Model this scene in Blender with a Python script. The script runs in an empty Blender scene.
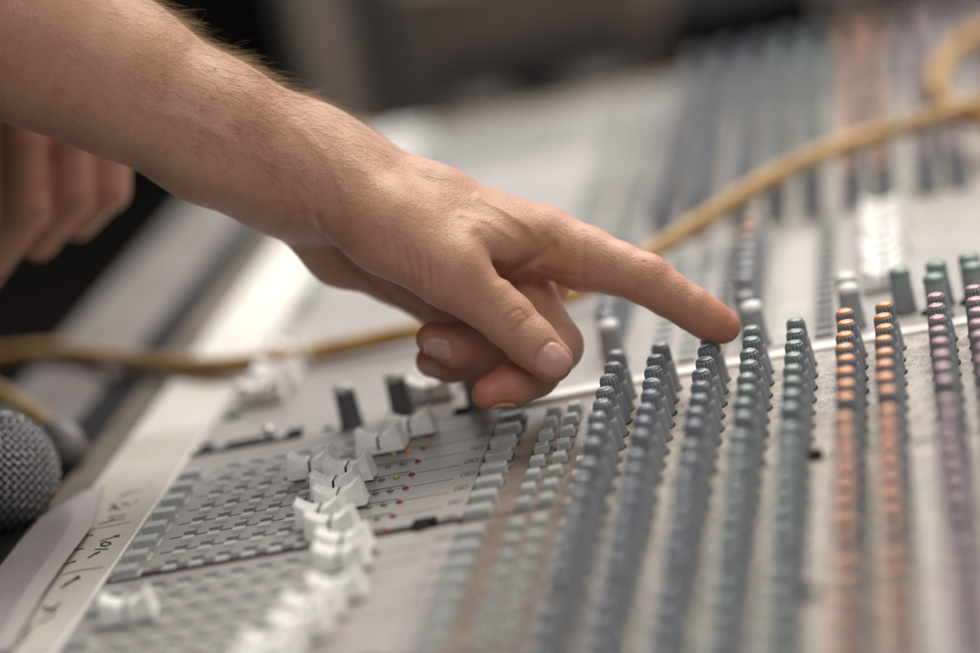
import bpy, bmesh, math, random
import numpy as np
from mathutils import Vector, Matrix
random.seed(5); rng = np.random.default_rng(7)
S = 0.001                                   # millimetres -> metres
sc = bpy.context.scene
COL = sc.collection

# ------------------------------------------------------------------ camera frame
F = 2900.0
_A = np.array([365, -846.5, F]); _A /= np.linalg.norm(_A)
_B = np.array([1, -.185, 0.0]); _B[2] = -(_B @ _A) / _A[2]; _B /= np.linalg.norm(_B)
_Z = np.cross(_B, _A); _Z /= np.linalg.norm(_Z)
if _Z[1] > 0: _Z = -_Z
R = np.array([_B, _A, _Z])                  # world = R @ cam   (cam: x right, y down, z forward)
def ray(x, y): return R @ np.array([(x-490)/F, (y-326.5)/F, 1.0])
CAM = -ray(640, 383) * 1030.0
def un(x, y, z=0.0):                        # photo point -> world mm on height z
    r = ray(x, y); t = (z-CAM[2]) / r[2]; return CAM + r*t
def aty(x, y, Y):
    r = ray(x, y); t = (Y-CAM[1]) / r[1]; return CAM + r*t
def J(px, py, d): return np.array([(px-490)/F*d, (py-326.5)/F*d, d])   # camera frame mm

# ------------------------------------------------------------------ materials
def mat(name, color, rough=.5, metal=0, spec=.5, **k):
    m = bpy.data.materials.new(name); m.use_nodes = True
    b = m.node_tree.nodes['Principled BSDF']
    b.inputs['Base Color'].default_value = (*color, 1)
    b.inputs['Roughness'].default_value = rough
    b.inputs['Metallic'].default_value = metal
    b.inputs['Specular IOR Level'].default_value = spec
    for kk, v in k.items(): b.inputs[kk.replace('_', ' ')].default_value = v
    return m
def N(m, t, **k):
    n = m.node_tree.nodes.new(t)
    for a, v in k.items():
        if a in n.inputs: n.inputs[a].default_value = v
        else: setattr(n, a, v)
    return n
def L(m, a, b): m.node_tree.links.new(a, b)
def bsdf(m): return m.node_tree.nodes['Principled BSDF']
def noise_col(m, c1, c2, scale, lo=.35, hi=.65, detail=4, stretch=(1, 1, 1), bump=0, bscale=None, rough=None):
    tc = N(m, 'ShaderNodeTexCoord'); mp = N(m, 'ShaderNodeMapping'); mp.inputs['Scale'].default_value = stretch
    L(m, tc.outputs['Object'], mp.inputs['Vector'])
    n = N(m, 'ShaderNodeTexNoise'); n.inputs['Scale'].default_value = scale; n.inputs['Detail'].default_value = detail
    L(m, mp.outputs[0], n.inputs['Vector'])
    r = N(m, 'ShaderNodeValToRGB'); r.color_ramp.elements[0].position = lo; r.color_ramp.elements[1].position = hi
    r.color_ramp.elements[0].color = (*c1, 1); r.color_ramp.elements[1].color = (*c2, 1)
    L(m, n.outputs['Fac'], r.inputs['Fac']); L(m, r.outputs['Color'], bsdf(m).inputs['Base Color'])
    if rough:
        q = N(m, 'ShaderNodeMapRange'); q.inputs['To Min'].default_value = rough[0]; q.inputs['To Max'].default_value = rough[1]
        L(m, n.outputs['Fac'], q.inputs['Value']); L(m, q.outputs[0], bsdf(m).inputs['Roughness'])
    if bump:
        n2 = N(m, 'ShaderNodeTexNoise'); n2.inputs['Scale'].default_value = bscale or scale*8; n2.inputs['Detail'].default_value = 5
        L(m, mp.outputs[0], n2.inputs['Vector'])
        bp = N(m, 'ShaderNodeBump'); bp.inputs['Strength'].default_value = .5; bp.inputs['Distance'].default_value = bump
        L(m, n2.outputs['Fac'], bp.inputs['Height']); L(m, bp.outputs[0], bsdf(m).inputs['Normal'])
    return m, r, mp
M = {}
M['panel'] = noise_col(mat('fader_panel_paint', (.5, .5, .5), .42), (.325, .30, .285), (.40, .375, .355), 45, .3, .7, 6, bump=.00004, bscale=1500, rough=(.34, .5))[0]
M['panel_edge'] = noise_col(mat('dark_brown_surround', (.07, .05, .045), .6), (.05, .032, .03), (.13, .1, .09), 200)[0]  # dark brown rim round each push button
M['gap_brown'] = noise_col(mat('module_gap_brown', (.05, .035, .03), .6, spec=.2), (.03, .018, .016), (.075, .05, .045), 150)[0]
M['tan'] = noise_col(mat('button_panel_paint', (.4, .35, .3), .22), (.19, .15, .125), (.30, .25, .215), 60, .3, .75, 5, rough=(.10, .22))[0]
# knob panel: beige paint with fine dark legends printed round the knobs
def printed():
    m, r, mp = noise_col(mat('knob_panel_printed', (.5, .45, .4), .4), (.37, .33, .28), (.48, .435, .375), 60, .3, .7, 5, rough=(.3, .48))
    tc = N(m, 'ShaderNodeTexCoord'); mp2 = N(m, 'ShaderNodeMapping'); mp2.inputs['Scale'].default_value = (1, .55, 1)
    L(m, tc.outputs['Object'], mp2.inputs['Vector'])
    n = N(m, 'ShaderNodeTexNoise'); n.inputs['Scale'].default_value = 1500; n.inputs['Detail'].default_value = 2
    L(m, mp2.outputs[0], n.inputs['Vector'])
    n2 = N(m, 'ShaderNodeTexNoise'); n2.inputs['Scale'].default_value = 190; n2.inputs['Detail'].default_value = 2
    L(m, tc.outputs['Object'], n2.inputs['Vector'])
    mu = N(m, 'ShaderNodeMath', operation='MULTIPLY'); L(m, n.outputs['Fac'], mu.inputs[0]); L(m, n2.outputs['Fac'], mu.inputs[1])
    th = N(m, 'ShaderNodeMapRange'); th.inputs['From Min'].default_value = .275; th.inputs['From Max'].default_value = .31
    L(m, mu.outputs[0], th.inputs['Value'])
    mx = N(m, 'ShaderNodeMix', data_type='RGBA'); L(m, th.outputs[0], mx.inputs[0])
    L(m, r.outputs['Color'], mx.inputs[6]); mx.inputs[7].default_value = (.25, .20, .16, 1)
    L(m, mx.outputs[2], bsdf(m).inputs['Base Color'])
    return m
M['print'] = printed()
M['white_strip'] = noise_col(mat('pale_seam_strip', (.75, .73, .68), .4), (.66, .64, .58), (.8, .78, .73), 80)[0]
M['knob'] = noise_col(mat('grey_knob_plastic', (.12, .125, .14), .42), (.235, .25, .275), (.28, .295, .32), 500, .3, .7, 3, rough=(.36, .5))[0]
M['dknob'] = mat('dark_knob_plastic', (.12, .125, .14), .42)
for k, c in dict(blue=(.12, .155, .205), green=(.16, .235, .21), orange=(.78, .32, .12), pink=(.42, .24, .29), grey=(.2, .21, .23), white=(.72, .72, .7), paleorange=(.8, .38, .2)).items():
    M['cap_'+k] = mat('knob_cap_'+k, c, .22, Coat_Weight=.3)
M['white'] = noise_col(mat('white_fader_plastic', (.8, .8, .78), .4), (.86, .85, .83), (.91, .905, .89), 300, rough=(.3, .5))[0]
M['black'] = mat('black_plastic', (.012, .012, .012), .45)
M['button'] = noise_col(mat('grey_button_plastic', (.3, .32, .32), .3), (.36, .38, .375), (.46, .475, .465), 300)[0]
M['button2'] = noise_col(mat('dark_grey_button', (.2, .21, .21), .35), (.235, .24, .24), (.30, .305, .30), 300)[0]
M['lightmark'] = mat('pale_grey_print', (.6, .6, .58), .4)
M['darkprint'] = mat('dark_print', (.06, .05, .055), .5)
M['led_red'] = mat('red_led', (.35, .012, .02), .2)
M['led_green'] = mat('green_led', (.35, .6, .06), .2)
M['led_orange'] = mat('orange_led', (.8, .38, .06), .2)
M['led_grey'] = mat('unlit_led', (.16, .17, .13), .2)
M['cream'] = noise_col(mat('cream_tape_paper', (.7, .66, .55), .6), (.53, .50, .43), (.66, .63, .56), 40, .25, .75, 6, bump=.0001, bscale=400)[0]
M['rail'] = noise_col(mat('cream_rail_paint', (.8, .77, .7), .4), (.74, .71, .63), (.82, .8, .73), 40)[0]
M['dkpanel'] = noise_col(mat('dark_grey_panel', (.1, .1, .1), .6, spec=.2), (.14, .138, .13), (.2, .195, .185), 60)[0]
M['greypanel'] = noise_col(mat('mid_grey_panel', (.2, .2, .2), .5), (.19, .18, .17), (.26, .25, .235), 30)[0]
M['label'] = noise_col(mat('worn_label_paper', (.5, .5, .48), .7, spec=.2), (.42, .41, .38), (.52, .51, .475), 90)[0]
M['ink'] = mat('marker_ink', (.03, .025, .02), .5)
M['pencil'] = mat('faint_pencil', (.33, .30, .25), .6)
M['arm_rest'] = noise_col(mat('mauve_armrest_vinyl', (.33, .3, .3), .75, spec=.2), (.17, .152, .148), (.23, .21, .205), 30, bump=.0001, bscale=900)[0]
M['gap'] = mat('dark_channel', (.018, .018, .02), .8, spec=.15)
M['taupe'] = noise_col(mat('taupe_trim', (.25, .21, .18), .75, spec=.2), (.15, .122, .10), (.21, .18, .15), 30)[0]
M['sheet'] = noise_col(mat('lilac_sheet', (.42, .38, .42), .35), (.36, .325, .335), (.45, .415, .42), 30, .3, .7, 4, bump=.0003, bscale=60)[0]
M['sheet_b'] = mat('pale_sheet_border', (.54, .50, .49), .4)
M['cable'] = noise_col(mat('tan_cable_rubber', (.5, .33, .12), .45), (.34, .185, .045), (.49, .30, .095), 60)[0]
M['steel'] = mat('silver_metal', (.62, .61, .6), .25, .9)
M['gmetal'] = mat('grille_metal', (.50, .50, .52), .36, .85)
M['foam'] = mat('black_foam', (.012, .012, .013), .9)
M['chassis'] = noise_col(mat('dark_chassis', (.04, .04, .042), .5), (.03, .03, .03), (.06, .055, .055), 30)[0]

# skin
def skin_mat():
    m = mat('skin', (.5, .3, .2), .46, spec=.42); b = bsdf(m)
    b.inputs['Subsurface Weight'].default_value = .35
    b.inputs['Subsurface Radius'].default_value = (1, .35, .18)
    b.inputs['Subsurface Scale'].default_value = .0022
    tc = N(m, 'ShaderNodeTexCoord'); obj = tc.outputs['Object']
    def noise(scale, det=3, rough=.55):
        n = N(m, 'ShaderNodeTexNoise'); n.inputs['Scale'].default_value = scale; n.inputs['Detail'].default_value = det
        n.inputs['Roughness'].default_value = rough; L(m, obj, n.inputs['Vector']); return n.outputs['Fac']
    def mixc(fac, a, bcol):
        x = N(m, 'ShaderNodeMix', data_type='RGBA')
        if hasattr(fac, 'links'): L(m, fac, x.inputs[0])
        else: x.inputs[0].default_value = fac
        if hasattr(a, 'links'): L(m, a, x.inputs[6])
        else: x.inputs[6].default_value = (*a, 1)
        if hasattr(bcol, 'links'): L(m, bcol, x.inputs[7])
        else: x.inputs[7].default_value = (*bcol, 1)
        return x.outputs[2]
    def rng_(v, a, b_, c=0., d=1.):
        q = N(m, 'ShaderNodeMapRange'); q.inputs['From Min'].default_value = a; q.inputs['From Max'].default_value = b_
        q.inputs['To Min'].default_value = c; q.inputs['To Max'].default_value = d; L(m, v, q.inputs['Value']); return q.outputs[0]
    base = mixc(rng_(noise(38, 4), .35, .65), (.495, .268, .172), (.57, .338, .23))
    base = mixc(rng_(noise(160, 4), .5, .75, 0, .5), base, (.47, .20, .125))
    base = mixc(rng_(noise(420, 3), .55, .8, 0, .35), base, (.60, .385, .275))
    at = N(m, 'ShaderNodeAttribute'); at.attribute_name = 'tone'
    sp = N(m, 'ShaderNodeSeparateColor'); L(m, at.outputs['Color'], sp.inputs[0])
    base = mixc(sp.outputs[0], base, (.52, .135, .085))          # flushed skin
    base = mixc(sp.outputs[2], base, (.13, .06, .04))            # moles
    base = mixc(sp.outputs[1], base, (.62, .36, .29))            # nail
    base = mixc(at.outputs['Alpha'], base, (.74, .62, .52))     # free edge of the nail
    L(m, base, b.inputs['Base Color'])
    L(m, rng_(sp.outputs[1], 0, 1, .47, .24), b.inputs['Roughness'])
    v = N(m, 'ShaderNodeTexVoronoi'); v.inputs['Scale'].default_value = 1000; L(m, obj, v.inputs['Vector'])
    mp = N(m, 'ShaderNodeMapping'); mp.inputs['Rotation'].default_value = (.3, .2, .4); mp.inputs['Scale'].default_value = (.35, 1.3, 1); L(m, obj, mp.inputs['Vector'])
    n3 = N(m, 'ShaderNodeTexNoise'); n3.inputs['Scale'].default_value = 500; n3.inputs['Detail'].default_value = 4; L(m, mp.outputs[0], n3.inputs['Vector'])
    ad = N(m, 'ShaderNodeMath', operation='ADD'); L(m, v.outputs['Distance'], ad.inputs[0]); L(m, n3.outputs['Fac'], ad.inputs[1])
    iv = N(m, 'ShaderNodeMath', operation='SUBTRACT'); iv.inputs[0].default_value = 1.0; L(m, sp.outputs[1], iv.inputs[1])
    bp = N(m, 'ShaderNodeBump'); bp.inputs['Distance'].default_value = .00022
    st = N(m, 'ShaderNodeMath', operation='MULTIPLY'); st.inputs[1].default_value = .55; L(m, iv.outputs[0], st.inputs[0]); L(m, st.outputs[0], bp.inputs['Strength'])
    L(m, ad.outputs[0], bp.inputs['Height']); L(m, bp.outputs[0], b.inputs['Normal'])
    return m
M['skin'] = skin_mat()
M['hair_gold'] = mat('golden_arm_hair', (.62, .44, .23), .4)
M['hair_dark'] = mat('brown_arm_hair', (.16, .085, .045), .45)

# ------------------------------------------------------------------ helpers
def link(o, parent=None):
    COL.objects.link(o)
    if parent is not None: o.parent = parent
    return o
def thing(name, label, cat, loc=(0, 0, 0), group=None):
    o = bpy.data.objects.new(name, None); o.location = Vector(loc)*S; o.empty_display_size = .02
    link(o); o['label'] = label; o['category'] = cat
    if group: o['group'] = group
    return o
def struct(o): o['kind'] = 'structure'; return o
class MB:
    """collects shapes given in millimetres"""
    def __init__(s): s.v = []; s.f = []; s.m = []; s.n = 0; s.smooth = []
    def add(s, v, f, mi=0, sm=False):
        v = np.asarray(v, float).reshape(-1, 3); s.v.append(v)
        s.f += [tuple(i+s.n for i in q) for q in f]; s.m += [mi]*len(f); s.smooth += [sm]*len(f); s.n += len(v); return s
    def box(s, x0, x1, y0, y1, z0, z1, mi=0, taper=0.0, bev=0.0):
        t = taper
        if bev > 0:
            b = bev; rings = [(x0, x1, y0, y1, z0), (x0+t, x1-t, y0+t, y1-t, z1-b), (x0+t+b, x1-t-b, y0+t+b, y1-t-b, z1)]
        else: rings = [(x0, x1, y0, y1, z0), (x0+t, x1-t, y0+t, y1-t, z1)]
        v = []
        for a, b_, c, d, z in rings: v += [(a, c, z), (b_, c, z), (b_, d, z), (a, d, z)]
        f = [(3, 2, 1, 0)]
        for k in range(len(rings)-1):
            o = 4*k
            for i in range(4): f.append((o+i, o+(i+1) % 4, o+4+(i+1) % 4, o+4+i))
        o = 4*(len(rings)-1); f.append((o, o+1, o+2, o+3))
        return s.add(v, f, mi)
    def lathe(s, prof, n=24, mi=0, cx=0, cy=0, cz=0, ridge=None, cap=True, sm=True):
        """prof [(r,z)], ridge: {ring index: amplitude}"""
        v = []; a = np.arange(n)*2*np.pi/n
        for i, (r, z) in enumerate(prof):
            rr = np.full(n, float(r))
            if ridge and i in ridge: rr = rr - ridge[i]*(np.arange(n) % 3 == 0)
            v.append(np.stack([cx+rr*np.cos(a), cy+rr*np.sin(a), np.full(n, cz+z)], 1))
        f = []
        for k in range(len(prof)-1):
            for i in range(n):
                j = (i+1) % n; f.append((k*n+i, k*n+j, (k+1)*n+j, (k+1)*n+i))
        if cap: f.append(tuple((len(prof)-1)*n+i for i in range(n)))
        return s.add(np.concatenate(v), f, mi, sm)
    def tube(s, pts, r, n=12, mi=0):
        pts = [np.asarray(p, float) for p in pts]; v = []; up = np.array([.13, .21, 1.0])
        for i, p in enumerate(pts):
            t = pts[min(i+1, len(pts)-1)]-pts[max(i-1, 0)]; t /= np.linalg.norm(t)
            a = np.cross(up, t); a /= np.linalg.norm(a); b = np.cross(t, a)
            rr = r[i] if hasattr(r, '__len__') else r
            for k in range(n):
                q = 2*np.pi*k/n; v.append(p+rr*(a*np.cos(q)+b*np.sin(q)))
        f = []
        for i in range(len(pts)-1):
            for k in range(n):
                j = (k+1) % n; f.append((i*n+k, i*n+j, (i+1)*n+j, (i+1)*n+k))
        f.append(tuple(range(n))[::-1]); f.append(tuple((len(pts)-1)*n+k for k in range(n)))
        return s.add(v, f, mi, True)
    def mesh(s, name, mats):
        me = bpy.data.meshes.new(name); me.from_pydata((np.concatenate(s.v)*S).tolist(), [], s.f)
        for m in mats: me.materials.append(m)
        me.polygons.foreach_set('material_index', s.m); me.polygons.foreach_set('use_smooth', s.smooth); me.update()
        return me
    def build(s, name, mats, parent=None, loc=(0, 0, 0)):
        if not isinstance(mats, (list, tuple)): mats = [mats]
        o = bpy.data.objects.new(name, s.mesh(name, mats)); o.location = Vector(loc)*S
        return link(o, parent)
def tag(o, label, cat, group=None):
    o['label'] = label; o['category'] = cat
    if group: o['group'] = group
    return o
def spline(pts, n=12):
    P = [np.asarray(p, float) for p in pts]; P = [2*P[0]-P[1]]+P+[2*P[-1]-P[-2]]; out = []
    for i in range(1, len(P)-2):
        for k in range(n):
            t = k/n; a, b, c, d = P[i-1:i+3]
            out.append(.5*((2*b)+(-a+c)*t+(2*a-5*b+4*c-d)*t*t+(-a+3*b-3*c+d)*t**3))
    out.append(P[-2]); return out

# ------------------------------------------------------------------ console
console = thing('mixing_console', 'large grey and beige mixing console with rows of knobs and white fader caps', 'mixing console')
MODH = 117.5; PITCH = 13.9
near = [0.0, -MODH, -2*MODH, -3*MODH]
far = [316+MODH*k for k in range(3)]
rows = lambda y0: [y0-15-PITCH*r for r in range(8)]
YTOP = far[-1]+24; YBOT = -3*MODH-130; XR = 420.0
MB().box(-232, XR, YBOT, YTOP+6, -90, -3).box(-290, -232, YBOT, YTOP+6, -90, -8).build('chassis', M['chassis'], console)
def slab(name, x0, x1, y0, y1, z1, m, bev=.6):
    return MB().box(x0, x1, y0, y1, -2.9, z1, bev=bev).build(name, m, console)
# panels module by module, with a dark gap between them
for y0 in near+far:
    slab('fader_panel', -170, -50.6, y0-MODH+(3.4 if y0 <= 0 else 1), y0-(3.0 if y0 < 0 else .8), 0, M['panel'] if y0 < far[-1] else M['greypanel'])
    if y0 <= 0: MB().box(-170, -50.6, y0-MODH-3, y0-MODH+3.4, -2.95, -.25).build('module_gap', M['gap_brown'], console)
    slab('button_panel', -50.2, -11, y0-MODH+1.2, y0-.8, -.7, M['tan'], .3)
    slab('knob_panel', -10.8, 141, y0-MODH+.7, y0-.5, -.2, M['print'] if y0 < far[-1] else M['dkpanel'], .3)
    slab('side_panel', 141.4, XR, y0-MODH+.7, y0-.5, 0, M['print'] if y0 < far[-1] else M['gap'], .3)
slab('master_panel', -170, XR, 8.2, far[0]-MODH-1, 0, M['panel'])
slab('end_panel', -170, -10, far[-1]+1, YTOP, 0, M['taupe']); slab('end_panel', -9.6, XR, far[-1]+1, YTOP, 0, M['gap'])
MB().box(-50, XR, -.4, 8, -2.9, .8, bev=.4).build('seam_strip', M['white_strip'], console)
MB().box(-170, -50, -.4, 8, -2.9, 0, bev=.4).build('seam_strip', M['panel'], console)
# left hand border of the console
MB().box(-203, -170.4, YBOT, YTOP, -2.9, 1.2, bev=.8).build('scribble_rail', M['rail'], console)
MB().box(-220, -203.4, YBOT, YTOP, -2.9, -1, bev=.8).build('side_trim', M['taupe'], console)
MB().box(-239, -220.2, YBOT, YTOP, -20, -2).build('side_channel', M['gap'], console)
def armrest():
    m = MB(); prof = []
    for k in range(13):
        a = math.pi*k/12; prof.append((-264+26*(-math.cos(a)), -10+12*math.sin(a)**.6))
    v = []
    for y in (YBOT, YTOP): v += [(x, y, z) for x, z in prof]
    n = len(prof); f = [(i, i+1, n+i+1, n+i) for i in range(n-1)]
    m.add(v, f, 0, True); m.build('armrest', M['arm_rest'], console)
armrest()

# --- knobs
def knob_meshes(h=16.5, rt=3.25, rb=4.5, ridged=True):
    b = MB()
    if ridged:
        b.lathe([(rb, 0), (rb-.05, 1), (rt+.6, h-7.2), (rt+.4, h-6.2), (rt+.05, h-5.9)], 32, 0)
        b.lathe([(rt+.12, h-6.1), (rt+.25, h-5.7), (rt+.04, h-1.0), (rt-.10, h-.4), (rt-.5, h-.1)], 45, 0, ridge={0: .8, 1: .9, 2: .85, 3: .35}, sm=False)
    else: b.lathe([(rb, 0), (rb-.05, 1), (rt+.1, h-1.6), (rt-.1, h-.6), (rt-.5, h-.1)], 32, 0)
    b.lathe([(rb+.5, -.2), (rb+.5, .2)], 20, 1)
    c = MB(); c.lathe([(rt-.45, h-.12), (rt-.42, h+.15), (rt*.72, h+.62), (rt*.4, h+.88), (.3, h+.85)], 20, 0)
    ln = [(0, .88), (rt*.4, .91), (rt*.72, .66), (rt-.4, .2)]
    c.add([(sx*.26, y_, h+z_+.02) for y_, z_ in ln for sx in (-1, 1)], [(2*k, 2*k+1, 2*k+3, 2*k+2) for k in range(3)], 1)
    return b, c
bod, cp = knob_meshes(); bod_t, cp_t = knob_meshes(15.5, 3.7, 4.4, False); cp_t.lathe([(3.95, 13.7), (3.85, 15.2), (3.3, 15.75)], 28, 0)
KB = bod.mesh('rotary_knob', [M['knob'], M['black']]); KBT = bod_t.mesh('rotary_knob', [M['knob'], M['black']]); KBD = bod_t.mesh('rotary_knob', [M['dknob'], M['black']])
KC = {k: cp.mesh('knob_cap', [M['cap_'+k], M['cap_white']]) for k in ('blue', 'green', 'orange', 'pink', 'grey', 'paleorange')}
KCT = {k: cp_t.mesh('knob_cap', [M['cap_'+k], M['cap_grey']]) for k in ('white', 'green', 'grey', 'blue')}
LINES = [(-4.5, 'grey', 'grey'), (11.3, 'blue', 'blue'), (28.6, 'blue', 'blue'), (44.2, 'green', 'green'), (59.4, 'green', 'green'),
         (77, 'orange', 'orange'), (90, 'orange', 'orange'), (107.9, 'pink', 'pink'), (121.2, 'pink', 'pink')]
KCOUNT = {}; REST = {}
def lowknob(kind, x, y, ci):
    if kind not in REST: REST[kind] = MB()
    b = REST[kind]
    b.lathe([(4.6, 0), (4.2, 3), (3.6, 11.5), (3.25, 16.2)], 14, 0, x, y, 0)
    b.lathe([(2.9, 16.3), (2.2, 17), (.5, 17.3)], 14, 1, x, y, 0)
def place_knob(kind, x, y, body, cap, label=None):
    o = bpy.data.objects.new(kind, body); o.location = Vector((x+random.uniform(-.25, .25), y+random.uniform(-.3, .3), 0))*S
    tl = .022
    o.rotation_euler = (random.uniform(-tl, tl), random.uniform(-tl, tl), random.uniform(-2.2, 2.2)); link(o, console)
    if label: o['label'] = label
    c = bpy.data.objects.new('knob_cap', cap); link(c, o); return o
def pj(p):
    c = R.T @ (np.asarray(p, float)-CAM); return c[0]/c[2]*F+490, c[1]/c[2]*F+326.5
def infr(p, m=40):
    x, y = pj(p); return -m < x < 980+m and -m < y < 653+m
extra_far = [(141, 'pink', 'pink'), (157, 'grey', 'grey'), (174, 'grey', 'grey')]
for y0 in near+far:
    for x, c, kn in LINES+(extra_far if y0 > 0 else []):
        kind = kn+'_knob'
        for y in rows(y0):
            if not (infr((x, y, 0)) or infr((x, y, 17))): continue
            KCOUNT[kind] = KCOUNT.get(kind, 0)+1
            if KCOUNT[kind] <= 100: place_knob(kind, x, y, KB, KC[c])
            else: lowknob(kind, x, y, 0)
for kind, b in REST.items():
    o = b.build(kind, [M['knob'], M['cap_'+kind.split('_')[0]]], console); o['kind'] = 'stuff'
# master section knobs
for x, y, body, c in [(-108.3, 11.5, KBD, 'white'), (-89.6, 14.5, KBD, 'white'), (-60, 8, KBT, 'grey'),
                      (-11, 32, KBT, 'white'), (-14, 47, KBT, 'grey'), (42.3, 21, KBT, 'white'), (39.5, 36, KBT, 'grey'),
                      (76.9, 21.5, KBT, 'white'), (76, 37, KBT, 'white'), (95.7, 31, KBT, 'green'),
                      (108, 14, KBT, 'green'), (109.1, 31, KBT, 'green'), (121, 33, KBT, 'green'), (121.5, 19, KBT, 'green')]:
    place_knob('master_knob', x, y, body, KCT[c])
for i in range(8):
    for x in (-14, 38):
        place_knob('master_knob', x, 62+i*PITCH*.95, KBT, KCT['grey'] if not (x > 0 and i in (5, 6)) else KC['paleorange'])

# --- push buttons
def button_mesh(w, d, h, mats):
    return MB().box(-w/2, w/2, -d/2, d/2, 0, h, taper=.25, bev=.35).box(-w/2-.7, w/2+.7, -d/2-.7, d/2+.7, -1, .12, 1).mesh('push_button', mats)
BW = button_mesh(9.0, 6.3, 3.2, [M['button'], M['panel_edge']]); BS = button_mesh(4.9, 5.6, 3.0, [M['button'], M['panel_edge']]); BM_ = button_mesh(8.5, 6.0, 2.6, [M['button'], M['lightmark']])
brest = MB()
for y0 in near[:3]+far:
    for r, y in enumerate(rows(y0)):
        for x, me, nm in ((-44.5, BW, 'push_button'), (-29.5, BS, 'push_button'), (-22, BS, 'push_button'), (-160.5-3, BM_, 'mute_button')):
            if not infr((x, y, 0)): continue
            if nm == 'mute_button' and (y0 == near[1] and r == 2): continue
            KCOUNT[nm] = KCOUNT.get(nm, 0)+1
            if KCOUNT[nm] <= 100:
                o = bpy.data.objects.new(nm, me); o.location = Vector((x, y-2, -.7 if x > -60 else 0))*S
                o.rotation_euler = (random.uniform(-.03, .03), random.uniform(-.03, .03), 0); link(o, console)
            else: brest.box(x-3, x+3, y-5, y+1, 0, 3)
if brest.n: o = brest.build('push_button', M['button'], console); o['kind'] = 'stuff'
# small button columns of the master section, seen soft behind
for x in (5, 16, 27, 66):
    b = MB()
    for k in range(17): b.box(x-3.2, x+3.2, 18+k*10-2, 18+k*10+2, 0, 1.6)
    b.build('button_column', M['button2'] if x > 20 else M['button'], console)
MB().box(48, 60, 14, 170, -.1, .5).build('blank_label', M['label'], console)
MB().box(22, 30, 12, 60, -.1, .5).build('blank_label', M['label'], console)

# --- fader tracks, scale blocks, leds, print
for y0 in near[:3]+[far[-1]]:
    for r, y in enumerate(rows(y0)):
        MB().box(-156, -76, y-.55, y+.55, -.3, .06).build('fader_slot', M['black'], console)
        b = MB()
        for k in range(6):
            x = -149+9*k
            b.box(x-2.2, x+2.2, y+1.3, y+4.3, 0, 1.0, 0, taper=.2)
            b.box(x-2.0, x+2.6, y-5.2, y-1.8, 0, .8, 1, taper=.2)
        b.build('fader_scale', [M['button2'], M['lightmark']], console)
        if y0 > 0: continue
        b = MB(); b.box(-90, -58.5, y+2.9-13.9/2+1, y+3.35-13.9/2+1, -.1, .05); b.build('channel_line', M['darkprint'], console)
        t = MB(); x0 = -56.5+random.uniform(-.5, .5); yy = y-2
        for (a, b_, c, d) in ((0, 4.6, 0, .5), (0, 4.6, 3.4, 3.9), (0, .3, 0, 3.9), (4.3, 4.6, 0, 3.9), (1.2, 3.4, 1.4, 2.2)):
            t.box(x0+a, x0+b_, yy+c, yy+d, -.1, .05)
        t.build('printed_legend', M['darkprint'], console)
        cols = [('led_green', 'led_orange', 'led_red'), ('led_green', 'led_orange', 'led_red'), ('led_grey', 'led_grey', 'led_red'), ('led_grey', 'led_green', 'led_red')]
        cc = cols[r] if r < 4 else ('led_grey', 'led_grey', 'led_red')
        if y0 == 0 and r == 0: cc = ('led_grey', 'led_grey', 'led_red')
        for x, c in zip((-85.5, -80.3, -74.9), cc):
            l = MB(); l.lathe([(.95, -.1), (.95, .4), (.7, .8), (.3, 1.0)], 16, 0)
            l.lathe([(1.2, -.1), (1.2, .1)], 16, 1)
            l.build('led', [M[c], M['black']], console, (x, y-4.2, 0))
        # pale legends beside the buttons
        b = MB(); b.box(-16.5, -14.2, y-4, y+.5, -.8, -.62); b.build('printed_legend', M['lightmark'], console)

# --- fader caps
def fader_mesh():
    n = 27; xs = np.linspace(-7.6, 7.6, n); v = []; f = []
    def ztop(x):
        z = 6.6+3.6*(abs(x)/7.6)**1.9
        return z
    loops = []
    for i, x in enumerate(xs):
        z = ztop(x); zs = z
        if i % 2 and abs(x) > 1.2 and i not in (0, n-1): z -= .42
        k = 1+.12*(1-abs(x)/7.6)
        xb = x*1.16
        loops.append([(xb, -4.6, 1.2), (x*1.1, -4.3*k, 4.2), (x, -3.5, zs-.6), (x, -3.1, z), (x, 3.1, z), (x, 3.5, zs-.6), (x*1.1, 4.3*k, 4.2), (xb, 4.6, 1.2)])
    for lp in loops: v += lp
    for i in range(n-1):
        for j in range(7): f.append((i*8+j, i*8+j+1, (i+1)*8+j+1, (i+1)*8+j)[::-1])
    f.append(tuple(range(8))); f.append(tuple((n-1)*8+j for j in range(8))[::-1])
    b = MB().add(v, f, 0); b.box(-1.2, 1.2, -.4, .4, -2, 1.3, 1)
    l = MB(); a = .42
    l.add([(-a, -4.72, 2.4), (a, -4.72, 2.4), (a, -4.85, 4.2), (-a, -4.85, 4.2), (-a, -3.62, 6.35), (a, -3.62, 6.35), (-a, -3.12, 6.72), (a, -3.12, 6.72), (-a, 3.12, 6.72), (a, 3.12, 6.72)],
          [(0, 1, 2, 3), (3, 2, 5, 4), (4, 5, 7, 6), (6, 7, 9, 8)])
    return b.mesh('fader_cap', [M['white'], M['black']]), l.mesh('index_line', [M['black']])
FC, FL = fader_mesh()
def fader(x, y, z=0):
    o = bpy.data.objects.new('fader_cap', FC); o.location = Vector((x, y, z))*S
    o.rotation_euler = (random.uniform(-.03, .03), random.uniform(-.03, .03), random.uniform(-.04, .04)); link(o, console)
    c = bpy.data.objects.new('index_line', FL); link(c, o); return o
F0 = [-81, -90, -112.5, -97, -99, -95, -99, -93]; F1 = []
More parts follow.
